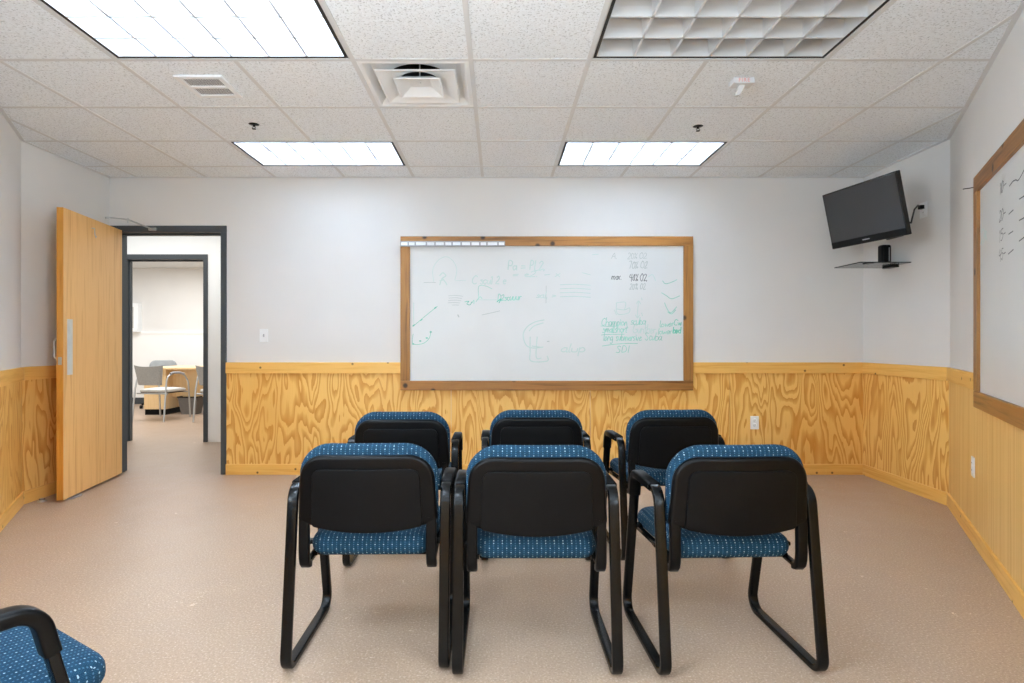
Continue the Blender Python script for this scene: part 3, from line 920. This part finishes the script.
# closer arm: from the door's top edge to the frame head
Ti = (Matrix.Translation((-3.322, BACK - .02, 0)) @ Matrix.Rotation(ang, 4, 'Z')).inverted()
ka = px(107, 222, 4.62); ka.z = DTp + .012; kb = px(128, 219.5, 4.86); kc = px(152, 229, 5.09)
m = MB()
m.tube([Ti @ ka, Ti @ kb], .006, 8); m.tube([Ti @ (kb + Vector((0, 0, -.03))), Ti @ (kb + Vector((0, 0, .012)))], .007, 8); m.tube([Ti @ kb, Ti @ kc], .007, 8)
m.tube([Ti @ ka, Ti @ (ka - Vector((0, 0, .014)))], .014, 10)
m.build('closer_arm', M['steel'], t)
m = MB(); q = kc
m.box((q.x - .03, BACK - .035, q.z - .012), (q.x + .035, BACK - .012, q.z + .012), None)
m.v = [tuple(Ti @ Vector(v)) for v in m.v]; m.build('closer_shoe', M['steel'], t)
# stops
p0 = px(74, 497.5, CAMH * F / (497.5 - CY))
t = empty('door_wedge', (p0.x, p0.y, 0), R(-85), 'small grey door wedge pushed under the open door', 'door stop')
m = MB(); m.rings([[(-.06, -.02, 0), (.05, -.02, 0), (.05, -.02, .006), (-.06, -.02, .014)], [(-.06, .02, 0), (.05, .02, 0), (.05, .02, .006), (-.06, .02, .014)]], True, False)
m.build('wedge_body', M['grey_logo'], t); m = MB()
for k in range(5): m.box((-.05 + .02 * k, -.016, .004), (-.044 + .02 * k, .016, .0135 - .0015 * k))
m.build('grip_ribs', M['bin'], t)
p0 = px(42, 500.5, CAMH * F / (501.5 - CY))
t = empty('floor_stop', (p0.x, p0.y, 0), 0, 'dull metal floor door stop beside the left baseboard', 'door stop')
m = MB(); m.lathe([(.030, 0), (.028, .008), (.014, .014), (.012, .024), (.0, .026)], 18); m.build('dome', M['steel'], t)
m = MB(); m.lathe([(.016, .010), (.019, .014), (.019, .020), (.014, .022)], 18); m.build('bumper', M['bin'], t)

# ------------------------------------------------------------------ corridor and office beyond
CY0, CY1 = BACK + WT, 6.77
OX0, OX1 = -4.337, -3.43
m = MB()
m.box((-6.4, CY1, 0), (OX0 - .01, CY1 + .12, 2.72)); m.box((OX1 + .01, CY1, 0), (-1.2, CY1 + .12, 2.72)); m.box((OX0 - .01, CY1, 2.125), (OX1 + .01, CY1 + .12, 2.72))
struct(m.build('wall_corridor', M['white_wall']))
m = MB(); m.box((-6.4, CY0, 0), (-6.28, CY1, 2.72)); struct(m.build('wall_corridor_left', M['white_wall']))
m = MB(); m.box((-1.32, CY0, 0), (-1.2, CY1, 2.72)); struct(m.build('wall_corridor_right', M['white_wall']))
m = MB(); m.box((-6.4, CY0, 0), (-3.56, CY0 - .1, 2.72)); struct(m.build('wall_corridor_near', M['white_wall']))
m = MB(); m.box((-6.4, CY0, 2.62), (-1.2, CY1, 2.66)); struct(m.build('ceiling_corridor', M['grid']))
NTRIM += 1
door_frame(NTRIM, OX0, OX1, 2.12, CY1, CY1 + .12)
OY = 10.9
m = MB(); m.box((-8.2, OY, 0), (-2.4, OY + .12, 2.6)); struct(m.build('wall_office', M['wall']))
m = MB(); m.box((-8.2, OY - .012, .12), (-2.4, OY, 1.31)); struct(m.build('wall_office_panel', M['white_wall']))
NTRIM += 1
m = MB(); m.box((-8.2, OY - .022, 1.31), (-2.4, OY, 1.36)); struct(m.build('trim_%d' % NTRIM, M['white_wall']))
m = MB(); m.box((-8.2, OY - .018, 0), (-2.4, OY, .12)); struct(m.build('baseboard_office', M['slate']))
m = MB(); m.box((-8.2, CY1 + .12, 0), (-8.08, OY, 2.6)); struct(m.build('wall_office_left', M['white_wall']))
m = MB(); m.box((-2.52, CY1 + .12, 0), (-2.4, OY, 2.6)); struct(m.build('wall_office_right', M['white_wall']))
m = MB(); m.box((-8.2, CY1 + .12, 2.54), (-2.4, OY + .12, 2.58)); struct(m.build('ceiling_office', M['grid']))
m = MB(); m.box((-8.2, CY1, 0), (-6.4, CY1 + .12, 2.6)); struct(m.build('wall_office_near', M['white_wall']))

# wall cabinet
t = empty('wall_cabinet', (-6.80, OY, 1.345), 0, 'small white framed wall cabinet high on the far office wall', 'cabinet')
m = MB(); m.box((-.18, -.12, 0), (.12, 0, .53)); m.build('cabinet_body', M['white_plastic'], t, None, 0, .004)
m = MB(); m.box((-.18, -.14, 0), (.12, -.121, .53)); d = m.build('cabinet_door', M['white_plastic'], t, None, 0, .004)
m = MB(); m.box((-.12, -.143, .07), (.055, -.14, .46)); m.build('door_panel', M['pale_seat'], d)

# desk
DKY = 9.26
t = empty('desk', (-4.7, DKY, 0), 0, 'light maple office desk seen through the doorway', 'desk')
lx = lambda x_, Y_: (x_ - CX) * Y_ / F + 4.7
m = MB(); m.box((lx(150, DKY), -.06, .725), (1.2, .72, .755)); m.build('desktop', M['maple'], t, None, 0, .003)
m = MB(); m.box((lx(144, DKY), 0, .09), (lx(166, DKY), .66, .725)); m.build('pedestal', M['maple'], t, None, 0, .002)
m = MB(); m.box((lx(144, DKY) + .01, .012, 0), (lx(166, DKY) - .01, .64, .09)); m.build('plinth', M['black_plastic'], t)
m = MB(); m.box((lx(166, DKY), .18, .27), (1.15, .205, .725)); m.build('modesty_panel', M['maple'], t)
m = MB(); m.box((.75, 0, 0), (1.18, .66, .725)); m.build('pedestal', M['maple'], t, None, 0, .002)

t = empty('waste_bin', (-4.97, 9.42, 0), 0, 'grey tapered waste bin under the office desk', 'bin')
m = MB()
rg = [[(sx * a, sy * a * .8, z) for sx, sy in ((-1, -1), (1, -1), (1, 1), (-1, 1))] for a, z in ((.115, 0), (.155, .27), (.160, .27), (.160, .285), (.150, .285), (.110, .01))]
m.rings(rg, True, False); m.build('bin_body', M['bin'], t, None, 0, .004)
m = MB()
rg = [[(sx * a, sy * a * .8, z) for sx, sy in ((-1, -1), (1, -1), (1, 1), (-1, 1))] for a, z in ((.163, .272), (.166, .280), (.163, .288), (.156, .288), (.156, .272))]
m.rings(rg, False, False, True); m.build('rim', M['black_plastic'], t)


def office_guest_chair(loc, rz, label):
    t = empty('guest_chair', loc, rz, label, 'chair', 'silver framed guest chairs at the office desk')
    for s in (-1, 1):
        m = MB(); X = s * .25
        m.tube([(X * 1.02, -.06, 0), (X, -.01, .45), (X * .96, .02, .60), (X * .97, .05, .655), (X, .14, .70), (X, .28, .695), (X, .40, .655), (X, .475, .56), (X, .49, .45), (X * 1.02, .52, 0)], .0125, 8)
        m.build('side_frame', M['steel'], t)
        m = MB(); m.tube([(X, .08, .69), (X, .14, .705), (X, .28, .70), (X, .38, .675)], .017, 8); m.build('arm_pad', M['grey_logo'], t)
    for yy in (.03, .46):
        m = MB(); m.tube([(-.25, yy, .40), (.25, yy, .40)], .011, 8); m.build('crossbar', M['steel'], t)
    m = MB()
    rg = []
    for i in range(9):
        z = .53 + .27 * i / 8
        row_f = []; row_b = []
        for j in range(9):
            u = -1 + j / 4
            hw = .185 + .045 * i / 8
            y = -.02 - .13 * (z - .47) - .05 * (1 - u * u) + .02
            row_f.append((u * hw, y, z + .02 * (u * u) * (i / 8))); row_b.append((u * hw, y - .012, z + .02 * (u * u) * (i / 8)))
        rg.append(row_f + row_b[::-1])
    m.rings(rg, True, True); m.build('backrest', M['mesh_grey'], t)
    m = MB(); cushion(m, .235, .215, .02, .50, .415, .465, .05, .02); m.build('seat', M['pale_seat'], t)
    m = MB(); m.box((-.2, .04, .40), (.2, .48, .418)); m.build('seat_pan', M['black_plastic'], t, None, 0, .005)
    return t


def swivel_chair(loc, rz, label):
    t = empty('swivel_chair', loc, rz, label, 'chair', 'grey swivel chairs behind the office desk')
    m = MB()
    for k in range(5):
        a = 2 * PI * k / 5 + .3
        m.tube([(0, 0, .11), (math.cos(a) * .15, math.sin(a) * .15, .10), (math.cos(a) * .29, math.sin(a) * .29, .075)], [.026, .022, .016], 8)
    m.build('star_base', M['black_plastic'], t)
    for k in range(5):
        a = 2 * PI * k / 5 + .3; m = MB()
        c, s = math.cos(a) * .29, math.sin(a) * .29
        for dx in (-.012, .012):
            rg = [[(c + dx + e, s + .03 * math.cos(2 * PI * i / 14), .03 + .03 * math.sin(2 * PI * i / 14)) for i in range(14)] for e in (-.009, .009)]
            m.rings(rg, True, True)
        m.build('caster', M['black_plastic'], t)
    m = MB(); m.tube([(0, 0, .1), (0, 0, .42)], .025, 10); m.build('gas_column', M['black_metal'], t)
    m = MB(); cushion(m, .25, .24, -.24, .24, .43, .51, .07, .03); m.build('seat', M['grey_back'], t)
    m = MB(); pillow_xz(m, outline_back(.225, .215, .50, .83, .10, 0), lambda z: -.22 - .08 * (z - .5), .05, .02, lambda x: 0); m.build('backrest', M['grey_back'], t)
    m = MB(); m.tube([(0, -.1, .42), (0, -.26, .44), (0, -.275, .66)], .016, 8); m.build('back_support', M['black_metal'], t)
    return t


# ------------------------------------------------------------------ cushions and shells
def offset_poly(pts, d):
    """offset a closed ccw outline inwards by d along vertex normals"""
    n = len(pts); out = []
    for i in range(n):
        a = Vector(pts[i - 1]); b = Vector(pts[i]); c = Vector(pts[(i + 1) % n])
        e = ((b - a).normalized() + (c - b).normalized())
        if e.length < 1e-6: out.append(tuple(b)); continue
        e.normalize(); out.append((b.x - e.y * d, b.y + e.x * d))
    return out


def round_poly(corners, n=6):
    """corners: (x, y, r) ccw -> outline with rounded corners"""
    out = []; k = len(corners)
    for i in range(k):
        p = Vector(corners[i][:2]); a = Vector(corners[i - 1][:2]); c = Vector(corners[(i + 1) % k][:2]); r = corners[i][2]
        u = (a - p).normalized(); v = (c - p).normalized()
        th_ = math.acos(max(-1, min(1, u.dot(v)))); tl = r / math.tan(th_ / 2)
        s_ = p + u * tl; e = p + v * tl; bis = (u + v).normalized(); cc = p + bis * (r / math.sin(th_ / 2))
        a0 = math.atan2(s_.y - cc.y, s_.x - cc.x); a1 = math.atan2(e.y - cc.y, e.x - cc.x)
        d = a1 - a0
        while d <= -PI: d += 2 * PI
        while d > PI: d -= 2 * PI
        for j in range(n + 1): out.append((cc.x + r * math.cos(a0 + d * j / n), cc.y + r * math.sin(a0 + d * j / n)))
    return out


def resample(pts, step=.02):
    out = []
    for i in range(len(pts)):
        a = Vector(pts[i]); b = Vector(pts[(i + 1) % len(pts)]); k = max(1, int((b - a).length / step))
        for j in range(k): out.append(tuple(a.lerp(b, j / k)))
    return out


def profile(r, z0, z1, n=5):
    """(inset, height) from the bottom face edge to the top face edge of a slab with round edges"""
    h = z1 - z0; r = min(r, h / 2)
    pr = [(r - r * math.sin(PI / 2 * i / n), z0 + r - r * math.cos(PI / 2 * i / n)) for i in range(n + 1)]
    pr += [(r - r * math.cos(PI / 2 * i / n), z1 - r + r * math.sin(PI / 2 * i / n)) for i in range(n + 1)]
    return pr


def cushion(m, wf, wb, y0, y1, z0, z1, rc, re, crown=.010, drop=.03):
    out = resample(round_poly([(-wb, y0, rc), (wb, y0, rc), (wf, y1, rc * 1.5), (-wf, y1, rc * 1.5)]))
    cx_, cy_ = 0, (y0 + y1) / 2
    rg = []
    f = lambda y: -drop * max(0, (y - (y1 - .14)) / .14) ** 2
    for ins, z in profile(re, z0, z1):
        rg.append([(x, y, z + (f(y) * (.6 if z < (z0 + z1) / 2 else 1))) for x, y in offset_poly(out, ins)])
    top = offset_poly(out, re)
    for s in (.8, .55, .25, .02):
        rg.append([(cx_ + (x - cx_) * s, cy_ + (y - cy_) * s, z1 + crown * (1 - s * s) + f(cy_ + (y - cy_) * s)) for x, y in top])
    bot = offset_poly(out, re)
    rg = [[(cx_ + (x - cx_) * s, cy_ + (y - cy_) * s, z0 + f(cy_ + (y - cy_) * s) * .6) for x, y in bot] for s in (.02, .5)] + rg
    m.rings(rg, True, True)


def outline_back(wb, wt, z0, z1, rt, sag, rb=.03):
    """backrest outline in x,z: ccw, bottom edge dips by sag in the middle"""
    pts = round_poly([(-wb, z0, rb), (wb, z0, rb), (wt, z1, rt), (-wt, z1, rt)], 8)
    pts = resample(pts, .02)
    zm = (z0 + z1) / 2; out = []
    for x, z in pts:
        k = max(0, (zm - z) / (zm - z0)); u = min(1, abs(x) / wb)
        out.append((x, z - sag * k * (1 - u * u)))
    return out


def pillow_xz(m, out, yb, th_, re, curve, bulge=.008):
    """slab standing in x,z; yb(z) is the rear face, thickness towards +y"""
    cz = sum(z for x, z in out) / len(out); rg = []
    inner = offset_poly(out, re)
    for s in (.02, .4, .75): rg.append([(x * s, yb(cz + (z - cz) * s) + curve(x * s) - .003 * (1 - s * s), cz + (z - cz) * s) for x, z in inner])
    for ins, t_ in profile(re, 0, th_): rg.append([(x, yb(z) + curve(x) + t_, z) for x, z in offset_poly(out, ins)])
    for s in (.75, .4, .02): rg.append([(x * s, yb(cz + (z - cz) * s) + curve(x * s) + th_ + bulge * (1 - s * s), cz + (z - cz) * s) for x, z in inner])
    m.rings(rg, True, True)


def sweep_yz(m, X, pts, hw, ht, closed, er=.006):
    """flat bar swept in a plane of constant x; hw half width along x, ht half thickness in the plane"""
    n = len(pts); rg = []
    sec = [(c[0], c[1]) for c in round_poly([(-hw, -ht, er), (hw, -ht, er), (hw, ht, er), (-hw, ht, er)], 3)]
    for i in range(n):
        p = Vector(pts[i])
        if closed: t_ = Vector(pts[(i + 1) % n]) - Vector(pts[i - 1])
        else: t_ = Vector(pts[min(i + 1, n - 1)]) - Vector(pts[max(i - 1, 0)])
        t_.normalize(); nn = Vector((-t_.y, t_.x))
        rg.append([(X + a, p.x + nn.x * b, p.y + nn.y * b) for a, b in sec])
    m.rings(rg, not closed, True, closed)


# ------------------------------------------------------------------ the blue stacking armchairs
def make_chair(loc, rz, label, group):
    t = empty('armchair', loc, rz, label, 'chair', group)
    HWX = .2768
    FB, FT, RT, AZ = .535, .383, .085, .634
    loop = [(.0, .011, .045), (FB, .011, .055), (FT, AZ, .055), (RT, AZ, .060)]
    path = round_poly(loop, 8)
    for s in (-1, 1):
        m = MB(); sweep_yz(m, s * HWX, resample(path, .08), .019, .011, True); m.build('side_frame', M['black_metal'], t)
        # arm pad: sleeve over the top bar, round the front bend and a little down the front leg
        k = [q for q in path if q[1] > AZ - .0551 and q[0] > RT + .05]
        d = (Vector((FB, .011)) - Vector((FT, AZ))).normalized()
        first = Vector(k[0])
        pad = [tuple(first + d * .055), tuple(first + d * .03)] + [q for q in k] + [(RT + .062, AZ)]
        m = MB(); sweep_yz(m, s * HWX, pad, .0235, .016, False, .009); m.build('arm_pad', M['black_plastic'], t)
    for y, z in ((.20, .400), (.44, .400)):
        m = MB(); m.box((-.262, y - .016, z - .008), (.262, y + .016, z + .008))
        m.build('crossbar', M['black_metal'], t, None, 0, .004)
    m = MB(); m.box((-.205, .13, .370), (.205, .50, .386)); m.build('seat_pan', M['black_plastic'], t, None, 0, .006)
    for s in (-1, 1):
        m = MB(); m.rings([[(s * (.216 + e) + dx, y_, z_ + dz) for dx, dz in ((-.009, -.008), (.009, -.008), (.009, .008), (-.009, .008))] for y_, e, z_ in ((.14, 0, .374), (.54, .024, .374))], True, False); m.build('seat_rail', M['black_metal'], t)
    m = MB(); cushion(m, .250, .220, .085, .555, .378, .458, .060, .037, .008, .008); m.build('seat', M['fabric_seat'], t)
    yb = lambda z: .030 - .10 * (z - .5)
    cv = lambda x: .020 * (x / .25) ** 2
    shell = outline_back(.2515, .236, .520, .764, .092, .040, .012)
    m = MB(); pillow_xz(m, shell, yb, .030, .016, cv, .0); sh = m.build('back_shell', M['black_plastic'], t)
    pan = outline_back(.198, .190, .508, .716, .035, .022, .012)
    m = MB(); pillow_xz(m, pan, lambda z: yb(z) - .009, .012, .0025, cv, 0); m.build('back_panel', M['black_panel'], sh)
    cu = outline_back(.250, .252, .505, .801, .120, .022, .03)
    m = MB(); pillow_xz(m, cu, lambda z: yb(z) + .022, .058, .028, cv, .010); m.build('back_cushion', M['fabric_back'], t)
    for s in (-1, 1):
        m = MB()
        bp = [(.060, .545), (.056, .50), (.054, .420), (.056, .392), (.062, .372), (.074, .360), (.090, .357), (.15, .362), (.24, .372)]
        sweep_yz(m, s * .228, bp[:7], .0185, .013, False, .006)
        m.build('back_bracket', M['black_plastic'], t)
        m = MB(); sweep_yz(m, s * .228, bp[4:], .011, .008, False, .004); m.build('bracket_arm', M['black_metal'], t)
    return t


G1, G2 = 'blue and black armchairs in two rows facing the whiteboard', None
proto = make_chair((-.4715, 2.045, 0), R(.7), 'front row blue and black armchair nearest the door side, leftmost of the three', G1)
for x, y, a, lab in ((.133, 2.006, 0, 'blue and black armchair in the middle of the front row'),
                     (.852, 2.014, R(2.3), 'front row blue and black armchair on the right, nearest the television'),
                     (-.508, 2.99, R(.5), 'blue and black armchair in the back row behind the leftmost front chair'),
                     (.201, 3.07, 0, 'blue and black armchair in the middle of the back row, mostly hidden'),
                     (.942, 3.08, R(3.2), 'back row blue and black armchair on the right with its left arm in view'),
                     (-1.36, .985, R(-32), 'blue armchair cut off in the lower left corner, turned toward the room')):
    dup(proto, (x, y, 0), a, lab, G1)

office_guest_chair((-5.10, 8.54, 0), R(-8), 'grey mesh guest chair with silver arms, whole in view through the doorway')
office_guest_chair((-4.17, 8.50, 0), R(0), 'grey mesh guest chair half hidden by the right side of the inner doorway')
swivel_chair((-5.98, 10.30, 0), PI + R(18.8), 'grey swivel chair whose rounded back shows above the office desk')
swivel_chair((-4.62, 9.86, 0), R(150), 'swivel chair with only its black caster showing under the desk')


# ------------------------------------------------------------------ light
def area(name, loc, sx, sy, power, col=(.95, .98, 1)):
    l = bpy.data.lights.new(name, 'AREA'); l.shape = 'RECTANGLE'; l.size = sx; l.size_y = sy; l.energy = power; l.color = col
    o = bpy.data.objects.new(name, l); COL.objects.link(o); o.location = loc
    return o


area('corridor_lamp', (-3.6, 6.02, 2.60), 2.4, .5, 11)
area('office_lamp', (-5.2, 8.9, 2.52), 3.0, 2.0, 52)

o = area('window_daylight', ((WX0 + WX1) / 2, -1.80, (WZ0 + WZ1) / 2), WX1 - WX0, WZ1 - WZ0, 16, (.74, .885, 1)); o.rotation_euler = (PI / 2 + R(46), 0, 0)  # added fill behind the camera, tilted up to brighten the ceiling
o = area('window_daylight_right', (P['rt'][0] + .2, (WY0 + WY1) / 2, (WS0 + WS1) / 2), WS1 - WS0, WY1 - WY0, 72, (.74, .885, 1)); o.rotation_euler = (0, PI / 2 + R(28), 0)  # added fill at the invented right-hand opening, aimed upward
o = area('window_daylight_left', (P['lt'][0] - .2, (WY0 + WY1) / 2, (WS0 + WS1) / 2), WS1 - WS0, WY1 - WY0, 84, (.74, .885, 1)); o.rotation_euler = (0, -PI / 2 - R(28), 0)  # same added fill from the invented left-hand opening
w = bpy.data.worlds.new('world'); sc.world = w; w.use_nodes = True
w.node_tree.nodes['Background'].inputs[0].default_value = (.9, .95, 1, 1); w.node_tree.nodes['Background'].inputs[1].default_value = .6

sc.view_settings.view_transform = 'Standard'; sc.view_settings.look = 'None'; sc.view_settings.gamma = 1; sc.view_settings.use_curve_mapping = False
sc.view_settings.exposure = 1.2
sc.cycles.use_denoising = True
sc.cycles.max_bounces = 14; sc.cycles.diffuse_bounces = 10; sc.cycles.glossy_bounces = 4; sc.cycles.transmission_bounces = 6
sc.cycles.sample_clamp_indirect = 6; sc.cycles.sample_clamp_direct = .7
sc.cycles.caustics_reflective = False; sc.cycles.caustics_refractive = False
